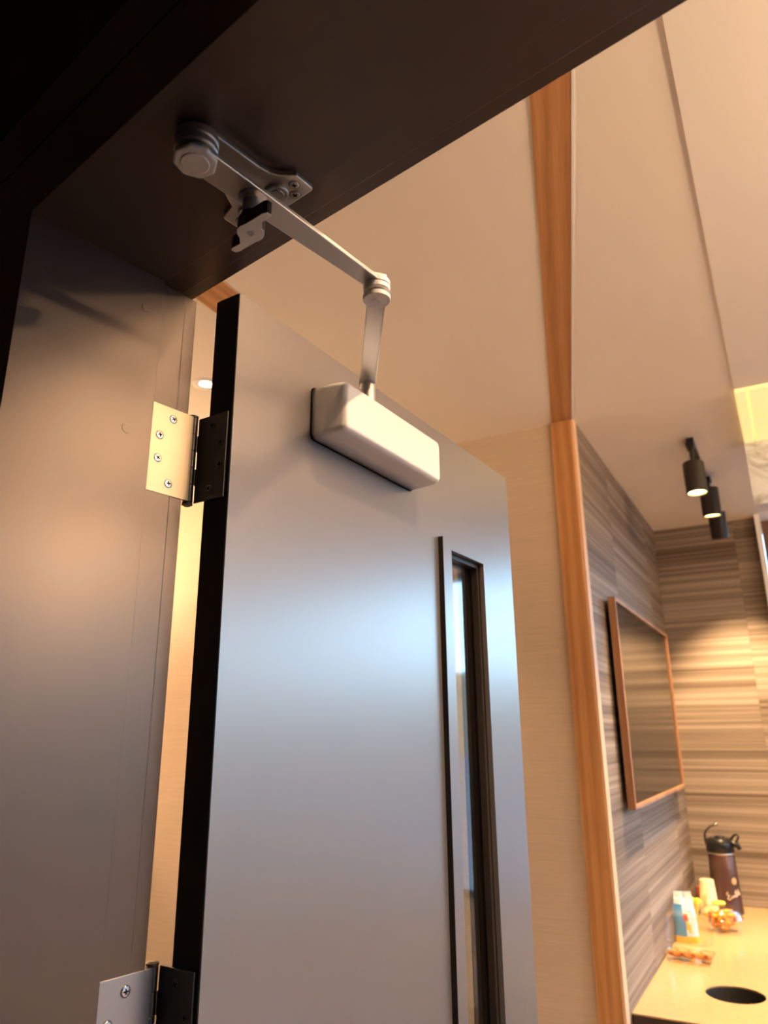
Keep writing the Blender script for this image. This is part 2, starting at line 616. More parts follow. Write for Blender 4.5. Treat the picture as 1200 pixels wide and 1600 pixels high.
def prof_jamb():
    # (offset away from opening, y) outline of the hollow section
    return [(0, YF), (0, Y1), (.0070, Y1), (.0070, Y2), (.0078, Y2 + .0004), (.0078, Y3), (.045, Y3), (.045, .50), (.192, .50), (.192, YF + .006), (.180, YF + .006), (.180, YF), (.098, YF), (.098, YF + .007), (.094, YF + .007), (.094, YF)]


fr = thing('trim_6', 'dark bronze metal door frame with hinges on its left jamb', 'door frame', FRAME0, kind='structure')
P = prof_jamb()
b = nb()
prism(b, [(XJ - a, y) for a, y in P], FL, SZ + .0)
b_l = link('jamb', b, M['frame'], parent=fr, bev=.0007, bseg=2)
b = nb()
prism(b, [(XR + a, y) for a, y in P], FL, SZ + .0)
link('jamb', b, M['frame'], parent=fr, bev=.0007, bseg=2)
b = nb()
vs0 = [b.verts.new((XJ - .0, y, SZ + a)) for a, y in P]
vs1 = [b.verts.new((XR + .0, y, SZ + a)) for a, y in P]
# header section: extend sideways over the jambs
for v in vs0:
    v.co.x = XJ - .19
for v in vs1:
    v.co.x = XR + .19
b.faces.new(vs0); b.faces.new(vs1[::-1])
for i in range(len(P)):
    j = (i + 1) % len(P)
    b.faces.new((vs0[i], vs0[j], vs1[j], vs1[i]))
link('header', b, M['frame'], parent=fr, bev=.0007, bseg=2)
# filler discs (plugged screw holes) in the jamb stop
for y, z in ((.428, .515), (.418, .348)):
    b = nb(); lathe(b, [(.0062, 0), (.0058, .0006), (0.0005, .0007)], 20, Matrix.Translation((XJ, y, z)) @ Matrix.Rotation(PI / 2, 4, 'Y'))
    link('hole_plug', b, M['frame'], parent=fr, smooth=False)
for y, z in ((.470, .505),):
    b = nb(); lathe(b, [(.004, 0), (.0036, .0005), (0.0005, .0006)], 16, Matrix.Translation((XJ - .008, y, z)) @ Matrix.Rotation(PI / 2, 4, 'Y'))
    link('hole_plug', b, M['frame'], parent=fr)

# ================================================================== DOOR LEAF
C0 = Vector((-.6890, .5354, 0))
DOOR = Matrix.Translation((C0.x, C0.y, H + .570)) @ Matrix.Rotation(PI / 2 - TD, 4, 'Z')
# local x along the leaf from hinge edge, -y towards the camera side face, z up, top edge z = 0
DW, DT, DB = .888, .0420, -(H + .570) + .012
LU0, LU1, LT, LB = .566, .724, -.232, -1.75
door = thing('door_1', 'dark metal door standing open with a narrow window slit', 'door', DOOR, kind='structure')
b = nb()
box(b, 0, LU0, 0, DT, DB, 0)
box(b, LU1, DW, 0, DT, DB, 0)
box(b, LU0, LU1, 0, DT, LT, 0)
box(b, LU0, LU1, 0, DT, DB, LB)
bmesh.ops.remove_doubles(b, verts=b.verts, dist=1e-5)
# keep only outer skin: delete internal doubled faces
seen = {}
for f in b.faces:
    k = tuple(round(x, 4) for x in f.calc_center_median())
    seen.setdefault(k, []).append(f)
dele = [f for fs in seen.values() if len(fs) > 1 for f in fs]
if dele:
    bmesh.ops.delete(b, geom=dele, context='FACES')
for f in b.faces:
    if f.normal.x < -.9 and f.calc_center_median().x < .01:
        f.material_index = 0
link('leaf', b, M['door'], parent=door)
# hinge-edge strip, its near-black colour painting the unlit edge
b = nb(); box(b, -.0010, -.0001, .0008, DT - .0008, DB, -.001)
link('edge_shade_strip', b, M['edge'], parent=door)
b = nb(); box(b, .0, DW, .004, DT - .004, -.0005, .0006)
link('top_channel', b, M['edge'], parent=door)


def lite_ring(y0, y1):
    b = nb()
    a0, a1, t0, t1 = .545, .738, -.216, LB - .02
    i0, i1, s0, s1 = .578, .719, -.237, LB + .012
    outer = [(a0, t0), (a1, t0), (a1, t1), (a0, t1)]
    inner = [(i0, s0), (i1, s0), (i1, s1), (i0, s1)]
    vo = [[b.verts.new((x, y, z)) for x, z in outer] for y in (y0, y1)]
    vi = [[b.verts.new((x, y, z)) for x, z in inner] for y in (y0, y1)]
    for i in range(4):
        j = (i + 1) % 4
        b.faces.new((vo[0][i], vo[0][j], vi[0][j], vi[0][i]))
        b.faces.new((vo[1][i], vo[1][j], vi[1][j], vi[1][i]))
        b.faces.new((vo[0][i], vo[0][j], vo[1][j], vo[1][i]))
        b.faces.new((vi[0][i], vi[0][j], vi[1][j], vi[1][i]))
    return b


lf = link('lite_frame', lite_ring(-.010, 0.0), M['door'], parent=door, bev=.0006)
lf2 = link('lite_frame', lite_ring(DT, DT + .008), M['door'], parent=door, bev=.0012)
b = nb(); box(b, .5438, .5449, -.0096, 0, LB - .02, -.2165)  # black strip paints the shade on the lite frame's hinge-side face
link('shaded_side_strip', b, M['edge'], parent=door)
# inner lining with glazing stops
b = nb()
for (x0, x1) in ((.5785 - .004, .578), (.719, .723)):
    box(b, x0, x1, 0, DT, LB + .012, -.237)
box(b, .574, .723, 0, DT, -.237, -.233)
M['reveal'] = mat('reveal_paint', (.030, .022, .018), .4, 0, .4)
link('lining', b, M['reveal'], parent=door)
b = nb()
for y0, y1 in ((.002, .0145), (.0235, .038)):
    box(b, .710, .719, y0, y1, LB + .012, -.237)
    box(b, .578, .5815, y0, y1, LB + .012, -.237)
    box(b, .5815, .710, y0, y1, -.246, -.237)
link('glazing_stop', b, M['reveal'], parent=door)
b = nb(); box(b, .5785, .7185, .0155, .0225, LB + .012, -.2375)
link('glass_pane', b, M['glass'], parent=door)

# ================================================================== HINGES


def screw(parent, mtx, r=.0050, m=None, rim=True):
    """cross-head screw, axis local +z"""
    b = nb()
    lathe(b, [(r, 0), (r, .0004), (r * .86, .0010), (r * .3, .0013), (0.0002, .0013)], 20, mtx)
    s = link('screw', b, m or M['screw'], parent=parent, smooth=False)
    b = nb()
    c = math.radians(random.uniform(0, 90))
    for a in (c, c + PI / 2):
        vs = box(b, -r * .55, r * .55, -r * .13, r * .13, .0010, .0016)
        bmesh.ops.transform(b, matrix=mtx @ Matrix.Rotation(a, 4, 'Z'), verts=vs)
    link('cross_slot', b, M['recess_dark'], parent=s)
    if rim:
        b = nb()
        lathe(b, [(r * 1.18, 0), (r * 1.18, .0002), (r * 1.0, .0003)], 20, mtx, cap=False)
        link('countersink', b, M['dark_steel'], parent=s)
    return s


def hinge(zc, label, jm):
    px, py = -.7495, .5185
    t = thing('butt_hinge', label, 'hinge', Matrix.Translation((px, py, H + zc)), group=None)
    # jamb leaf lies on the rabbet, x = XJ-.008
    xs = XJ - .008 - px
    hh = .0575
    b = nb(); box(b, xs - .0005, xs + .0016, .4545 - py, -.004, -hh, hh)
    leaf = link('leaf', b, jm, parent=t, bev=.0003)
    leaf['label'] = 'bright satin steel leaf on the jamb'
    for y, z in ((.484, .043), (.4665, .0165), (.4665, -.0135), (.484, -.0425)):
        screw(t, Matrix.Translation((xs + .0016, y - py, z)) @ Matrix.Rotation(PI / 2, 4, 'Y'))
    # door leaf lies on the hinge edge of the door
    d = Vector((math.sin(TD), math.cos(TD), 0)); n_ = Vector((math.cos(TD), -math.sin(TD), 0))
    R_ = Matrix.Rotation(PI / 2 - TD, 4, 'Z')
    base = Vector((C0.x - px, C0.y - py, 0))
    # in door coordinates the edge plane is x=0, leaf from y=.006 to y=.050
    LM = Matrix.Translation(base) @ R_
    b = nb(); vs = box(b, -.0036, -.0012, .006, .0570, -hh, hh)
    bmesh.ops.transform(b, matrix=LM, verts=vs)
    leaf2 = link('leaf', b, M['dark_steel'], parent=t, bev=.0003)  # darker steel colour carries the shade on the door-side leaf
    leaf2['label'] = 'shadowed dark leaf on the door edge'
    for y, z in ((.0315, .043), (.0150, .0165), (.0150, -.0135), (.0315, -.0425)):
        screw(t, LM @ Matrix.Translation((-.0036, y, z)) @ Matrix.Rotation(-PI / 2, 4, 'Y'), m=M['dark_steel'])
    # knuckles
    for k in range(5):
        z0 = -hh + k * .023 + .0003
        b = nb(); lathe(b, [(.0060, z0), (.0065, z0 + .0005), (.0065, z0 + .0220), (.0060, z0 + .0225)], 24)
        link('knuckle', b, M['dark_steel'], parent=t, smooth=False)
    for s in (-1, 1):
        b = nb(); lathe(b, [(.0055, s * hh), (.0068, s * (hh + .0008)), (.0068, s * (hh + .0030)), (.004, s * (hh + .0045)), (.0005, s * (hh + .0046))], 24)
        link('pin_cap', b, M['dark_steel'], parent=t)
    # curled wraps joining leaf and barrel
    for k in range(5):
        z0 = -hh + k * .023 + .0003
        b = nb()
        if k % 2 == 0:
            box(b, xs - .0005, .0, -.006, .0, z0, z0 + .0222)
        else:
            vs = box(b, -.0036, -.0012, .044, .0585, z0, z0 + .0222)
            bmesh.ops.transform(b, matrix=LM, verts=vs)
        link('knuckle_wrap', b, M['dark_steel'], parent=t)
    return t


hinge(.3405, 'upper steel hinge beside the door closer, its jamb leaf tinted for warm lamplight', M['steel'])
hinge(-.287, 'lower steel hinge cut off by the bottom edge of the photo', mat('satin_steel_cool', (.50, .50, .50), .3, 1.0))  # same hinge steel without the painted warm reflection

# ================================================================== DOOR CLOSER
CL = thing('door_closer', 'silver surface door closer with parallel arm and hold-open knob', 'door closer', DOOR)
# cover on the leaf: local x .158..449, y -.062..0, z -.156..-.072
b = nb()
X0, X1, ZT, ZB, DEP = .158, .449, -.073, -.155, -.062


def rrect(x0, x1, z0, z1, r, n=5):
    pts = []
    for cx, cz, a in ((x1 - r, z1 - r, 0), (x0 + r, z1 - r, PI / 2), (x0 + r, z0 + r, PI), (x1 - r, z0 + r, 3 * PI / 2)):
        pts += arc(cx, cz, r, a, a + PI / 2, n)
    return pts


lay = []
for y, ins, r in [(0, 0, .009), (-.030, .0004, .009), (-.046, .0012, .009)] + [(-.050 - .012 * math.sin(a), .0018 + .008 * (1 - math.cos(a)), .009) for a in [i * PI / 2 / 6 for i in range(0, 7)]]:
    lay.append([b.verts.new((x, y, z)) for x, z in rrect(X0 + ins, X1 - ins, ZB + ins, ZT - ins, r)])
for a_, c_ in zip(lay, lay[1:]):
    k = len(a_)
    for i in range(k):
        b.faces.new((a_[i], a_[(i + 1) % k], c_[(i + 1) % k], c_[i]))
b.faces.new(lay[-1]); b.faces.new(lay[0][::-1])
link('cover', b, M['silver'], parent=CL, smooth=True).modifiers.new('wn', 'WEIGHTED_NORMAL')
b = nb(); prism(b, rrect(X0 - .0015, X1 + .0015, ZB - .0015, ZT + .0015, .01), 0, .0015, mtx=Matrix.Rotation(PI / 2, 4, 'X'))
link('back_plate', b, M['recess_dark'], parent=CL)

WINV = DOOR.inverted()


def cl(name, bm, m, smooth=False, bev=0, label=None):
    """geometry given in lens-relative world coordinates"""
    bmesh.ops.transform(bm, matrix=WINV @ FRAME0, verts=bm.verts)
    o = link(name, bm, m, parent=CL, smooth=smooth, bev=bev)
    if label:
        o['label'] = label
    return o


def sub(parent, name, bm, m, smooth=False, bev=0):
    bmesh.ops.transform(bm, matrix=WINV @ FRAME0, verts=bm.verts)
    return link(name, bm, m, parent=parent, smooth=smooth, bev=bev)


HUB = Vector((-.5035, .3285, 0))
ELB = Vector((-.5050, .6010, 0))
SPI = Vector((-.6700, .7740, 0))
# shoe bracket on the soffit (plate 6 mm thick)
foot = [(-.468, .423), (-.4655, .4265), (-.4665, .452), (-.574, .452), (-.577, .447), (-.577, .420), (-.573, .4165), (-.552, .4135), (-.527, .372)]
lobe = arc(HUB.x - .004, HUB.y + .006, .0210, math.radians(188), math.radians(372), 16)
b = nb()
prism(b, [(-.468, .4230), (-.4660, .4260), (-.4665, .4495), (-.4690, .4520), (-.5740, .4520), (-.5770, .4490), (-.5770, .4200), (-.5735, .4165), (-.5540, .4120), (-.5315, .372)] + [(x, y) for x, y in lobe] + [(-.4865, .392), (-.484, .4045), (-.479, .4130)], SZ - .0065, SZ)
shoe = cl('soffit_shoe', b, M['alu'], bev=.0012)
b = nb()                                                     # raised bar across the foot
prism(b, arc(-.4985, .4290, .0122, math.radians(-90), math.radians(90), 12) + arc(-.5470, .4310, .0122, math.radians(90), math.radians(270), 12), SZ - .0100, SZ - .006)
sub(shoe, 'rib', b, M['alu'], bev=.0012)
for (cx_, cy_) in ((-.4985, .4290), (-.5470, .4310)):
    b = nb(); lathe(b, [(.0075, SZ - .0098), (.0072, SZ - .0108), (.0062, SZ - .0112), (.0058, SZ - .0104), (.0005, SZ - .0104)], 28, Matrix.Translation((cx_, cy_, 0)))
    sub(shoe, 'boss', b, M['alu'], smooth=False)
for (cx_, cy_) in ((-.4770, .4330), (-.4870, .4440), (-.5640, .4335), (-.5560, .4445)):
    screw(CL, WINV @ FRAME0 @ Matrix.Translation((cx_, cy_, SZ - .0065)) @ Matrix.Rotation(PI, 4, 'X'), r=.0052, m=M['alu'])
# pivot hub stack
b = nb(); lathe(b, [(.0205, SZ - .0065), (.0215, SZ - .0080), (.0215, SZ - .0150), (.0200, SZ - .0165)], 40, Matrix.Translation(HUB))
cl('hub_collar', b, M['alu'], bev=.0005)
b = nb(); lathe(b, [(.0190, SZ - .0165), (.0210, SZ - .0175), (.0210, SZ - .0235), (.0195, SZ - .0250)], 40, Matrix.Translation(HUB))
cl('hub_ring', b, M['alu'], bev=.0005)
ARMZ = SZ - .031
# main arm: flat tapering bar
dv = (ELB - HUB); La = dv.length; dn = dv.normalized(); sn = Vector((-dn.y, dn.x, 0))


def along(t, s):
    p = HUB + dn * t + sn * s
    return (p.x, p.y)


def bar_outline(L, w0, w1, mid=None):
    pts = []
    for i in range(13):
        a = PI / 2 + PI * i / 12
        pts.append(along(w0 * math.cos(a), w0 * math.sin(a)))
    pts.append(along(L * .33, -w0 * .93))
    pts.append(along(L * .9, -w1))
    for i in range(9):
        a = -PI / 2 + PI * i / 8
        pts.append(along(L + w1 * math.cos(a), w1 * math.sin(a)))
    pts.append(along(L * .9, w1))
    pts.append(along(L * .33, w0 * .93))
    return pts


b = nb(); prism(b, bar_outline(La, .0170, .0118), ARMZ, ARMZ + .0055)
arm = cl('main_arm', b, M['alu'], bev=.0010)
# octagonal cap nut under the hub
b = nb()
oct_ = [(.0218 * math.cos(PI / 8 + i * PI / 4), .0218 * math.sin(PI / 8 + i * PI / 4)) for i in range(8)]
prism(b, oct_, ARMZ - .0055, ARMZ, mtx=Matrix.Translation(HUB) @ Matrix.Rotation(.3, 4, 'Z'))
cap = cl('cap_nut', b, M['silver'], bev=.0022)
b = nb(); lathe(b, [(.0138, ARMZ - .0054), (.0136, ARMZ - .0066), (.0130, ARMZ - .0070), (.0005, ARMZ - .0070)], 36, Matrix.Translation(HUB))
sub(cap, 'cap_disc', b, M['silver'], smooth=False)
# hold-open knob: washer, black/steel barrel, wing handle
KN = Vector((-.5035, .4000, 0))
b = nb(); lathe(b, [(.0150, ARMZ), (.0150, ARMZ - .0012), (.0105, ARMZ - .0040), (.0100, ARMZ - .0042)], 32, Matrix.Translation(KN))
kn = cl('hold_open_knob', b, M['alu'], smooth=False)
b = nb(); lathe(b, [(.0098, ARMZ - .004), (.0098, ARMZ - .0200), (.0095, ARMZ - .0205)], 32, Matrix.Translation(KN))
sub(kn, 'barrel', b, M['alu'], smooth=False)
b = nb(); lathe(b, [(.0104, ARMZ - .0200), (.0104, ARMZ - .0400), (.0098, ARMZ - .0405)], 32, Matrix.Translation(KN))
sub(kn, 'grip', b, M['black'], smooth=False)
wz0, wz1 = ARMZ - .0420, ARMZ - .0270


def wing_outline():
    pts = arc(0, 0, .0125, math.radians(25), math.radians(125), 6)
    pts += [(-.0180, .0075), (-.0290, .0050), (-.0325, .0025), (-.0320, -.0025), (-.0280, -.0028), (-.0190, .0000)]
    pts += arc(0, 0, .0125, math.radians(205), math.radians(305), 6)
    pts += [(.0180, -.0075), (.0290, -.0050), (.0325, -.0025), (.0320, .0025), (.0280, .0028), (.0190, .0000)]
    return pts


b = nb(); prism(b, wing_outline(), wz0, wz0 + .0150, mtx=Matrix.Translation(KN) @ Matrix.Rotation(math.radians(-11), 4, 'Z') @ Matrix.Diagonal((1.14, 1.1, 1, 1)))
wg = sub(kn, 'wing_handle', b, M['black'], bev=.0008)
b = nb(); prism(b, wing_outline(), wz0 - .0008, wz0 - .0001, mtx=Matrix.Translation(KN) @ Matrix.Rotation(math.radians(-11), 4, 'Z') @ Matrix.Diagonal((1.14, 1.1, 1, 1)))
sub(kn, 'wing_face', b, M['silver'])
b = nb(); lathe(b, [(.0036, wz0 - .0006), (.0034, wz0 - .0018), (.0022, wz0 - .0018), (.0020, wz0 - .0010), (.0003, wz0 - .0010)], 24, Matrix.Translation(KN))
sub(kn, 'pin', b, M['alu'])
# elbow stack
EZ = ARMZ
b = nb(); prism(b, [(.0160 * math.cos(i * PI / 3), .0160 * math.sin(i * PI / 3)) for i in range(6)], EZ + .0058, EZ + .0100, mtx=Matrix.Translation(ELB))
el = cl('elbow_nut', b, M['silver'], bev=.0008)
b = nb(); lathe(b, [(.0155, EZ + .0056), (.0168, EZ + .0050), (.0168, EZ - .0005), (.0158, EZ - .0012)], 32, Matrix.Translation(ELB))
cl('elbow_collar', b, M['silver'])
b = nb(); lathe(b, [(.0158, EZ - .0016), (.0168, EZ - .0024), (.0168, EZ - .0080), (.0158, EZ - .0090)], 32, Matrix.Translation(ELB))
cl('elbow_collar', b, M['silver'])
b = nb(); lathe(b, [(.0165, EZ - .0150), (.0172, EZ - .0156), (.0172, EZ - .0205), (.0165, EZ - .0212), (.0060, EZ - .0212), (.0055, EZ - .0224), (.0005, EZ - .0206)], 36, Matrix.Translation(ELB))
cl('elbow_disc', b, M['silver'])
# forearm: channel-shaped bar from elbow to the spindle over the cover
FZ = EZ - .0140
SP = WINV @ FRAME0
dv2 = (SPI - ELB); L2 = dv2.length; d2 = dv2.normalized(); s2 = Vector((-d2.y, d2.x, 0))


def al2(t, s):
    p = ELB + d2 * t + s2 * s
    return (p.x, p.y)


pts = [al2(.0118 * math.cos(a), .0118 * math.sin(a)) for a in [PI / 2 + PI * i / 10 for i in range(11)]]
pts += [al2(L2 * .25, -.0116), al2(L2 * .8, -.0120)]
pts += [al2(L2 + .0135 * math.cos(a), .0135 * math.sin(a)) for a in [-PI / 2 + PI * i / 10 for i in range(11)]]
pts += [al2(L2 * .8, .0120), al2(L2 * .25, .0116)]
b = nb(); prism(b, pts, FZ, FZ + .0050)
fa = cl('forearm', b, M['alu'], bev=.0010)
b = nb(); prism(b, [al2(.012, -.0118), al2(L2 * .86, -.0120), al2(L2 * .86, -.0105), al2(.012, -.0102)], FZ - .0030, FZ)
sub(fa, 'flange', b, M['alu'])
b = nb(); lathe(b, [(.0120, FZ), (.0125, FZ - .004), (.0125, FZ - .030), (.0100, FZ - .031)], 28, Matrix.Translation(SPI))
cl('spindle', b, M['alu'])

# ================================================================== CEILING LIGHTS


def downlight(n_, d_, z, label, group=None, power=DOWN_W, shown=True):
    p = rp_(n_, d_, z)
    t = thing('downlight', label, 'ceiling light', Matrix.Translation(p), group=group)
    b = nb()
    lathe(b, [(.026, -.001), (.032, -.0030), (.050, -.0030), (.052, 0)], 32, cap=False)
    link('trim_ring', b, M['white'], parent=t, smooth=True)
    b = nb(); lathe(b, [(.0005, -.0012), (.027, -.0010)], 32, cap=False)
    link('lens', b, M['down_on'], parent=t)
    lo = aim_light('downlight_beam', 'SPOT', p + Vector((0, 0, -.006)), p + Vector((0, 0, -2)), power, WARM, .04, .6, math.radians(115))
    lo.parent = t
    lo.matrix_parent_inverse = t.matrix_world.inverted()
    return t


downlight(-1.802, 1.904, CEIL, 'small round recessed downlight seen in the gap beside the hinge')
k = 0
for n_, d_ in ((-3.4, 2.3), (-3.4, .9), (.25, .75)):
    downlight(n_, d_, CEIL, 'recessed downlight in the room ceiling outside the frame', 'room downlights out of view')
for n_ in (.9, 2.2, 3.5):
    for d_ in (1.2, 2.5):
        downlight(n_, d_, SOF, 'recessed downlight in the room ceiling outside the frame', 'room downlights out of view')


def pendant(n_, d_, z, k=1.0):  # unseen lamps added to brighten ceiling, linen wall and closer
    p = rp_(n_, d_, z)
    t = thing('added_drum_pendant', 'added warm drum pendant lamp, out of view, brightening the room', 'pendant lamp', Matrix.Translation(p), group='added drum pendants out of view')
    b = nb(); lathe(b, [(.20, -.10), (.20, .10), (.196, .10), (.196, -.10)], 40, cap=False)
    link('shade', b, M['shade'], parent=t)
    b = nb(); tube(b, [(0, 0, .0), (0, 0, SOF - z)], .006, 8)
    link('cord', b, M['black'], parent=t)
    b = nb(); blob(b, (0, 0, 0), .045)
    link('bulb', b, M['down_on'], parent=t, smooth=True)
    lo = aim_light('pendant_fill', 'POINT', p + Vector((0, 0, .13)), p + Vector((0, 0, -1)), PEND_FILL_W * k, WARM, .06)
    lo.parent = t
    lo.matrix_parent_inverse = t.matrix_world.inverted()


for q_ in ((1.3, 1.05, .80, .7), (2.7, 1.42, .80, 1.3), (4.0, 1.72, .80, 1.2), (-3.1, 1.75, .55, .42), (-3.35, 2.35, .55, .25)):
    pendant(*q_)

# track with three cylinder spots
t = thing('spot_track', 'short black lighting track on the alcove ceiling', 'light track', ROOM @ Matrix.Translation((-.247, 3.39, CEIL)))
b = nb(); box(b, -.016, .016, 0, 1.30, -.020, 0)
link('rail', b, M['black'], parent=t, bev=.002)


def trackspot(d_, zt, n_, label, tilt, az, on):
    T = ROOM @ Matrix.Translation((n_, d_, 0))
    t = thing('track_spotlight', label, 'spotlight', T @ Matrix.Translation((0, 0, zt)), group='black cylinder spots on the alcove track')
    R_ = Matrix.Rotation(az, 4, 'Z') @ Matrix.Rotation(tilt, 4, 'X')
    b = nb()
    lathe(b, [(.0300, 0), (.0440, -.003), (.0460, -.008), (.0460, -.150), (.0445, -.152), (.0405, -.152), (.0395, -.142)], 36, R_, cap=False)
    r0 = [v for v in b.verts][:36]
    b.faces.new(r0[::-1])
    link('housing', b, mat('spot_black', (.035, .028, .026), .32, .2), parent=t, smooth=False)
    b = nb(); lathe(b, [(.0390, -.143), (.0005, -.1425)], 28, R_, cap=False)
    lens = link('lens', b, M['lamp_on'], parent=t)
    b = nb(); lathe(b, [(.0445, -.1495), (.0405, -.1510), (.0395, -.1430)], 36, R_, cap=False)
    link('reflector_rim', b, mat('reflector', (.9, .75, .35), .25, .6), parent=t)
    b = nb()
    top = CEIL - .02 - zt
    tube(b, [(0, 0, -.004), (0, 0, top * .5), (0, -.004, top)], .0095, 12)
    link('swivel_stem', b, M['black'], parent=t)
    b = nb(); box(b, -.018, .018, -.045, .030, top - .018, top + .001)
    link('track_adapter', b, M['black'], parent=t, bev=.002)
    w = T @ Matrix.Translation((0, 0, zt)) @ R_
    p = w @ Vector((0, 0, -.155))
    q = w @ Vector((0, 0, -1.155))
    lo = aim_light('spot_beam', 'SPOT', p, q, on, (1.0, .66, .34), .03, .7, math.radians(78))
    lo.parent = t
    lo.matrix_parent_inverse = t.matrix_world.inverted()


trackspot(3.44, 1.190, -.250, 'nearest black cylinder spotlight on the track, lit yellow', math.radians(-4), math.radians(10), 150)
trackspot(3.98, 1.225, -.232, 'middle black cylinder spotlight just behind the nearest one', math.radians(3), 0, 150)
trackspot(4.35, 1.195, -.232, 'farthest black cylinder spotlight, its lens turned away', math.radians(20), 0, 150)

# ================================================================== FRAMED SCREEN on the striped wall
# screen spans along wall 3.03..4.43 at n=-.58
tv = thing('framed_screen', 'dark glossy screen in a slim wooden frame on the striped wall', 'screen', ROOM @ Matrix.Translation((-.660, 3.918, .140)))
HX, HZ, DP = .7275, .425, .050
b = nb(); box(b, .016, DP - .014, -HX + .014, HX - .014, -HZ + .014, HZ - .014)
link('casing', b, M['black'], parent=tv)
b = nb(); box(b, 0, .015, -HX * .5, HX * .5, -.25, .25)
link('wall_bracket', b, M['black'], parent=tv)
b = nb(); box(b, DP - .014, DP - .009, -HX + .016, HX - .016, -HZ + .016, HZ - .016)
link('display_panel', b, M['screen'], parent=tv)
for (y0, y1, z0, z1, nm) in ((-HX, -HX + .016, -HZ, HZ, 'frame_upright'), (HX - .016, HX, -HZ, HZ, 'frame_upright'), (-HX + .016, HX - .016, HZ - .016, HZ, 'frame_rail'), (-HX + .016, HX - .016, -HZ, -HZ + .016, 'frame_rail')):
    b = nb(); box(b, .020, DP, y0, y1, z0, z1)
    link(nm, b, M['oak_frame'], parent=tv, bev=.001)

# ================================================================== COUNTER
CZ = -.93
ct = thing('counter', 'glossy tan counter with a round waste hole in the alcove', 'counter', ROOM @ Matrix.Translation((-.655, 2.93, FL)))
top = CZ - FL
HC = (-.354 + .655, 3.374 - 2.93)
b = nb()
xa, xb, ya, yb = -.003, .635, .075, FAR - .006 - 2.93
SEG = 48
for z in (top, top - .005):
    pass
hole = [(HC[0] + .104 * math.cos(2 * PI * i / SEG), HC[1] + .104 * math.sin(2 * PI * i / SEG)) for i in range(SEG)]


def sqpt(a):
    c, s = math.cos(a), math.sin(a)
    r_ = 1e9
    if c > 1e-9: r_ = min(r_, (xb - HC[0]) / c)
    if c < -1e-9: r_ = min(r_, (xa - HC[0]) / c)
    if s > 1e-9: r_ = min(r_, (ym - HC[1]) / s)
    if s < -1e-9: r_ = min(r_, (ya - HC[1]) / s)
    return (HC[0] + c * r_, HC[1] + s * r_)


ym = HC[1] + (HC[1] - ya)
angs = sorted(set([2 * PI * i / SEG for i in range(SEG)] + [math.atan2(y - HC[1], x - HC[0]) % (2 * PI) for x in (xa, xb) for y in (ya, ym)]))
for z in (top, top - .005):
    inn = [b.verts.new((HC[0] + .104 * math.cos(a), HC[1] + .104 * math.sin(a), z)) for a in angs]
    out = [b.verts.new((*sqpt(a), z)) for a in angs]
    k = len(angs)
    for i in range(k):
        b.faces.new((inn[i], inn[(i + 1) % k], out[(i + 1) % k], out[i]))
    if z == top:
        i1, o1 = inn, out
    else:
        for i in range(k):
            j = (i + 1) % k
            b.faces.new((i1[i], i1[j], inn[j], inn[i]))
            b.faces.new((o1[i], o1[j], out[j], out[i]))
box(b, xa, xb, ym, yb, top - .005, top)
link('worktop', b, M['counter'], parent=ct)
b = nb(); lathe(b, [(.1035, top - .006), (.1035, top - .30), (.001, top - .30)], 40, Matrix.Translation((HC[0], HC[1], 0)), cap=False)
link('waste_chute', b, mat('chute_grey', (.025, .022, .02), .6), parent=ct)
b = nb()
box(b, .000, xb - .02, ya + .001, ya + .021, .0, top - .0055)
link('end_panel', b, M['cab'], parent=ct)
b = nb(); box(b, xb - .04, xb - .02, ya + .0215, yb, .0, top - .0055)
link('front_panel', b, M['cab'], parent=ct)
b = nb(); box(b, .0, xb, yb - .0005, yb + .0, top, top + .001)
link('back_seam', b, M['counter'], parent=ct)


def on_counter(n_, d_, rz=0, dz=0):
    return ROOM @ Matrix.Translation((n_, d_, CZ + dz)) @ Matrix.Rotation(rz, 4, 'Z')


# ---- airpot
ap = thing('airpot', 'brown airpot with black pump lid and pale script at the counter end', 'airpot', on_counter(-.483, 4.80, math.radians(-4)))
b = nb(); lathe(b, [(.074, 0), (.078, .004), (.078, .012), (.076, .03), (.073, .17), (.068, .288), (.066, .292)], 40)
link('body', b, M['pot'], parent=ap, smooth=True)
b = nb(); lathe(b, [(.067, .291), (.0695, .293), (.0695, .300), (.067, .302)], 40)
link('collar', b, M['chrome'], parent=ap, smooth=True)
b = nb(); lathe(b, [(.070, .301), (.074, .306), (.072, .345), (.067, .366), (.055, .374), (.001, .378)], 40, cap=False)
lid = link('pump_lid', b, M['black'], parent=ap, smooth=True)
b = nb(); lathe(b, [(.026, .374), (.026, .383), (.022, .387), (.001, .388)], 24, Matrix.Translation((.006, -.020, 0)), cap=False)
link('pump_button', b, M['black'], parent=lid, smooth=True)
b = nb()
tube(b, [(.040, -.02, .352), (.074, -.026, .352), (.094, -.030, .342), (.103, -.032, .322)], .014, 12, radii=[.020, .017, .014, .012])
link('spout', b, M['black'], parent=ap, smooth=True)
b = nb()
tube(b, [(.058, -.018, .362), (.080, -.022, .392), (.098, -.026, .400), (.104, -.028, .386), (.092, -.024, .362), (.070, -.020, .348)], .006, 10)
link('lever', b, M['black'], parent=ap, smooth=True)
b = nb()
tube(b, [(-.070, .0, .335), (-.074, -.004, .385), (-.060, -.014, .412), (-.030, -.024, .436), (.008, -.030, .448)], .0055, 10, radii=[.008, .007, .0055, .005, .0075])
link('carry_handle', b, M['dark_steel'], parent=ap, smooth=True)


def on_pot(u, z, lift=.0012):
    """curved print on the pot: u = arc offset in metres from the front"""
    r_ = .0765 - (z - .03) * .021 + lift
    a = math.radians(-50) + u / .074
    return Vector((r_ * math.cos(a), r_ * math.sin(a), z))


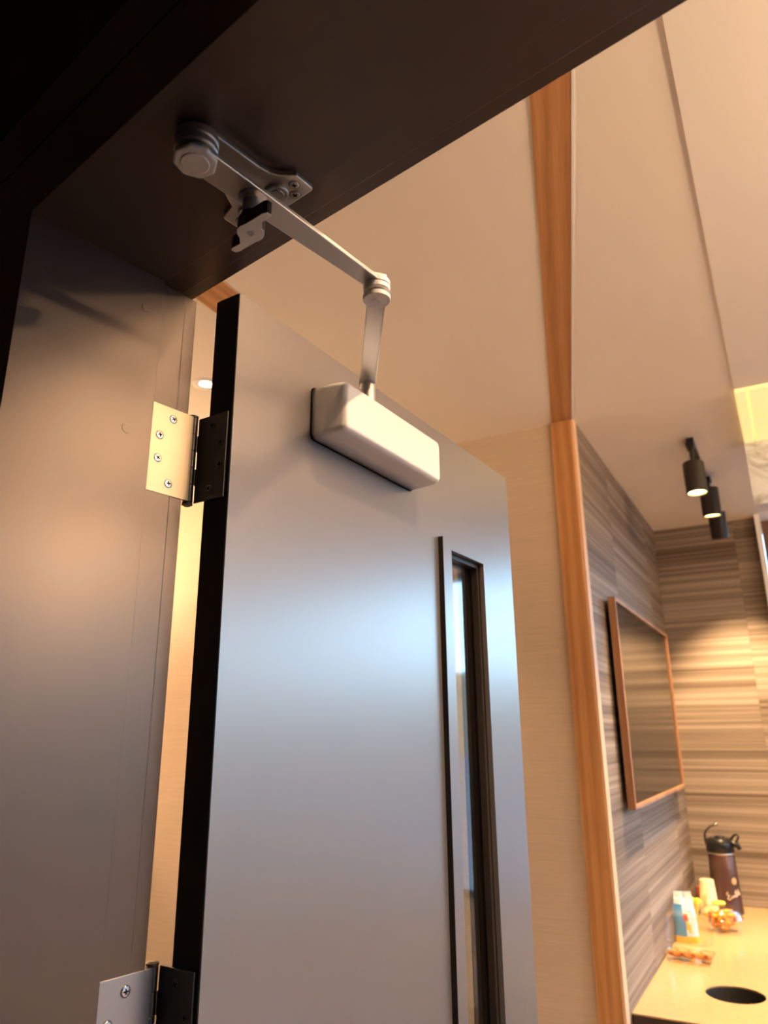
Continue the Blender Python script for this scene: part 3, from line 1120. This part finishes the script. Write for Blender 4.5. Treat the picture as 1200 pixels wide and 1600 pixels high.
b = nb()
cen = (.012, .165)
vs = [b.verts.new(on_pot(cen[0] + .016 * math.cos(a), cen[1] + .018 * math.sin(a))) for a in [2 * PI * i / 20 for i in range(20)]]
vc = b.verts.new(on_pot(*cen, .0016))
for i in range(20):
    b.faces.new((vs[i], vs[(i + 1) % 20], vc))
link('round_emblem', b, M['potseal'], parent=ap)
b = nb()
scr = [[(-.030, .112), (-.038, .104), (-.034, .096), (-.024, .098), (-.030, .088), (-.036, .078), (-.026, .074), (-.016, .084)],
       [(-.014, .094), (-.012, .084), (-.006, .086), (-.002, .096), (.002, .088), (.006, .100)],
       [(.006, .104), (.012, .120), (.014, .104), (.010, .088), (.018, .092), (.024, .108), (.028, .124), (.024, .102), (.030, .098)],
       [(.030, .104), (.036, .112), (.034, .096), (.042, .100)]]
for st in scr:
    fine = []
    for (x0, y0), (x1, y1) in zip(st, st[1:]):
        for q in range(3):
            fine.append(on_pot(x0 + (x1 - x0) * q / 3, y0 + (y1 - y0) * q / 3))
    fine.append(on_pot(*st[-1]))
    tube(b, fine, .0020, 6)
link('script_lettering', b, M['potprint'], parent=ap)

# ---- upside-down paper cups
cp = thing('paper_cup_stack', 'upturned cream paper cup before the airpot with brown print', 'cup', on_counter(-.565, 4.70))
b = nb(); lathe(b, [(.0490, 0), (.0510, .002), (.0510, .006), (.0480, .009), (.0365, .168), (.0360, .170)], 32)
link('outer_cup', b, M['cup'], parent=cp, smooth=True)
b = nb(); lathe(b, [(.0360, .1695), (.0340, .1720), (.0335, .1695), (.001, .1685)], 32, cap=False)
link('foot_ring', b, M['cup'], parent=cp)
b = nb()
for a0, z0, a1, z1 in ((-112, .028, -116, .062), (-106, .026, -104, .070), (-100, .030, -90, .074), (-118, .030, -128, .056)):
    pts = []
    for i in range(5):
        t_ = i / 4
        a = math.radians(a0 + (a1 - a0) * t_); z = .02 + 1.25 * (z0 + (z1 - z0) * t_)
        r_ = .0480 - (z - .009) * .072 + .0008
        pts.append((r_ * math.cos(a), r_ * math.sin(a), z))
    tube(b, pts, .0014, 6)
link('cup_print', b, M['cupdec'], parent=cp)

# ---- clear dome bowl with orange wedges
bw = thing('fruit_bowl', 'clear domed plastic bowl filled with orange segments', 'bowl', on_counter(-.478, 4.34))
b = nb(); lathe(b, [(.050, 0), (.052, .002), (.085, .045), (.098, .058), (.104, .060), (.104, .063), (.098, .063)], 40)
bmesh.ops.delete(b, geom=[f for f in b.faces if len(f.verts) > 10 and f.calc_center_median().z > .05], context='FACES')
link('bowl_base', b, M['plastic'], parent=bw, smooth=True)
b = nb(); lathe(b, [(.104, .064), (.100, .068), (.092, .092), (.070, .110), (.040, .118), (.001, .120)], 40, cap=False)
dm = link('dome_lid', b, M['plastic'], parent=bw, smooth=True)
b = nb(); lathe(b, [(.020, .120), (.030, .122), (.032, .128), (.028, .133), (.001, .134)], 28, cap=False)
link('lid_knob', b, M['lemon'], parent=dm, smooth=True)


def wedge(bm, mtx, L=.034, w=.017):
    rows = []
    for i in range(9):
        a = -1.15 + 2.3 * i / 8
        cw = w * math.cos(a * 1.25)
        c = Vector((L * math.sin(a), 0, L * (1 - math.cos(a)) * .9))
        rows.append([bm.verts.new(mtx @ (c + Vector((0, -cw * .8, .0)))), bm.verts.new(mtx @ (c + Vector((0, cw * .8, .0)))), bm.verts.new(mtx @ (c + Vector((0, 0, cw * 1.3))))])
    for a_, c_ in zip(rows, rows[1:]):
        for k in range(3):
            bm.faces.new((a_[k], a_[(k + 1) % 3], c_[(k + 1) % 3], c_[k]))
    bm.faces.new(rows[0][::-1]); bm.faces.new(rows[-1])


wedges = []
for i in range(26):
    a = i * 2.4
    r_ = (.014 + .052 * ((i * .618) % 1)) * (.65 + .5 * min(1, i / 10))
    z = .012 + .066 * (i / 26)
    if z > .062:
        r_ = min(r_, .050)
    m_ = Matrix.Translation((r_ * math.cos(a), r_ * math.sin(a), z)) @ Matrix.Rotation(a * 1.7, 4, 'Z') @ Matrix.Rotation(random.uniform(-.5, .5), 4, 'X')
    b = nb(); wedge(b, Matrix.Identity(4))
    o = link('orange_segment', b, M['orange'], frame=bw.matrix_world @ m_, smooth=True)
    tag(o, 'orange segment inside the clear domed plastic bowl', 'fruit', 'orange segments in the domed bowl')
    wedges.append(o)

# ---- clear clamshell with pastries
cs = thing('clamshell_tray', 'open clear plastic clamshell nearest the waste hole', 'food container', on_counter(-.556, 3.745, math.radians(90)))


def tray(z0, z1, w0, w1, l0, l1, mtx=None):
    b = nb()
    lo = rrect(-w0, w0, -l0, l0, .018, 4)
    hi = rrect(-w1, w1, -l1, l1, .022, 4)
    rim = rrect(-w1 - .006, w1 + .006, -l1 - .006, l1 + .006, .026, 4)
    rows = [[b.verts.new((x, y, z)) for x, y in pp] for pp, z in ((lo, z0), (hi, z1), (rim, z1), (rim, z1 - .0025 if z1 > z0 else z1 + .0025))]
    b.faces.new(rows[0][::-1])
    for a_, c_ in zip(rows, rows[1:]):
        k = len(a_)
        for i in range(k):
            b.faces.new((a_[i], a_[(i + 1) % k], c_[(i + 1) % k], c_[i]))
    if mtx is not None:
        bmesh.ops.transform(b, matrix=mtx, verts=b.verts)
    return b


link('tray_base', tray(.0015, .032, .058, .066, .085, .095), M['plastic'], parent=cs)
link('tray_lid', tray(0, .030, .058, .066, .085, .095, Matrix.Translation((.062, 0, .040)) @ Matrix.Rotation(math.radians(-58), 4, 'Y') @ Matrix.Translation((.066, 0, .0))), M['plastic'], parent=cs)
for i, (x, y, a) in enumerate(((.0, -.049, 1.62), (.0, .0, 1.5), (.004, .048, 1.6))):
    b = nb()
    for s in range(-3, 4):
        blob(b, (s * .0095, -.008 + abs(s) * .0035, .0185), .0165 - abs(s) * .0020, (1, 1.15, 1.1), 2)
    o = link('pastry', b, M['pastry'], frame=cs.matrix_world @ Matrix.Translation((x, y, .006)) @ Matrix.Rotation(a, 4, 'Z'), smooth=True)
    tag(o, ['golden brown pastry at the end of the clear clamshell nearest the waste hole', 'golden brown pastry in the middle of the clear clamshell', 'golden brown pastry in the clear clamshell right against the striped wall'][i], 'pastry', 'pastries in the clear clamshell')

# ---- tall snack packet
pk = thing('snack_packet', 'blue and white gusseted packet standing against the striped wall', 'snack bag', on_counter(-.603, 4.06, math.radians(14)))
b = nb()
NX, NZ = 10, 16
WX, HZ_ = .056, .215


def pkpt(u, v, side):
    x = (u - .5) * 2 * WX * (1 - .10 * math.sin(PI * v) - .35 * max(0, v - .55) * 2)
    t_ = .022 * math.sin(PI * min(1, v * 1.0 + .12)) ** .6 * math.sin(PI * u) ** .5 if 0 < u < 1 else 0
    t_ *= (1 - v) ** .35 if v > .6 else 1
    y = side * max(t_, 0) + .004 * noise.noise(Vector((u * 4, v * 5, side)))
    return Vector((x, y, v * HZ_))


for side in (-1, 1):
    g = [[b.verts.new(pkpt(i / NX, j / NZ, side)) for i in range(NX + 1)] for j in range(NZ + 1)]
    for j in range(NZ):
        for i in range(NX):
            f = b.faces.new((g[j][i], g[j][i + 1], g[j + 1][i + 1], g[j + 1][i]))
            u, v = (i + .5) / NX, (j + .5) / NZ
            if v < .14:
                f.material_index = 2
            elif v < .78 and u < .42 + .12 * math.sin(v * 5):
                f.material_index = 1
            else:
                f.material_index = 0
            if .2 < v < .55 and abs(u - (.78 - v * .55)) < .09:
                f.material_index = 2 if v < .42 else 3
bmesh.ops.remove_doubles(b, verts=b.verts, dist=.0006)
link('packet_body', b, None, parent=pk, smooth=True, mats=[M['bagw'], M['bagb'], M['bagy'], M['bagr']])
b = nb()
for j, z in enumerate((.150, .132, .114)):
    box(b, .006, .036, -.0175 + j * .0, -.0168, z, z + .0028)
link('print_lines', b, M['bagb'], parent=pk)

# ---- small items by the corner
o = thing('lemon_bowl', 'small yellow bowl with a lime beside the paper cup', 'bowl', on_counter(-.622, 4.60))
b = nb(); lathe(b, [(.022, 0), (.024, .003), (.008, .012), (.010, .045), (.034, .078), (.032, .078), (.010, .050), (.001, .049)], 28, cap=False)
link('bowl', b, M['lemon'], parent=o, smooth=True)
fr_ = o.matrix_world.copy()
for i, (x, y, z, mm, nm, lb) in enumerate(((-.014, .004, .078, 'lemon', 'lemon', 'yellow lemon in the small bowl'), (.013, -.008, .080, 'lime', 'lime', 'green lime in the small yellow bowl'))):
    b = nb(); blob(b, (0, 0, 0), .0165, (1.15, 1, 1), 2)
    tag(link(nm, b, M[mm], frame=fr_ @ Matrix.Translation((x, y, z)), smooth=True), lb, 'fruit')
o = thing('sugar_caddy', 'small round reddish-brown lidded jar in the alcove corner', 'jar', on_counter(-.632, 4.93))
b = nb(); lathe(b, [(.018, 0), (.020, .004), (.021, .075), (.019, .079)], 28)
link('jar_body', b, M['red'], parent=o, smooth=True)
b = nb(); lathe(b, [(.020, .079), (.021, .083), (.018, .095), (.010, .101), (.001, .102)], 28, cap=False)
link('jar_lid', b, M['red'], parent=o, smooth=True)
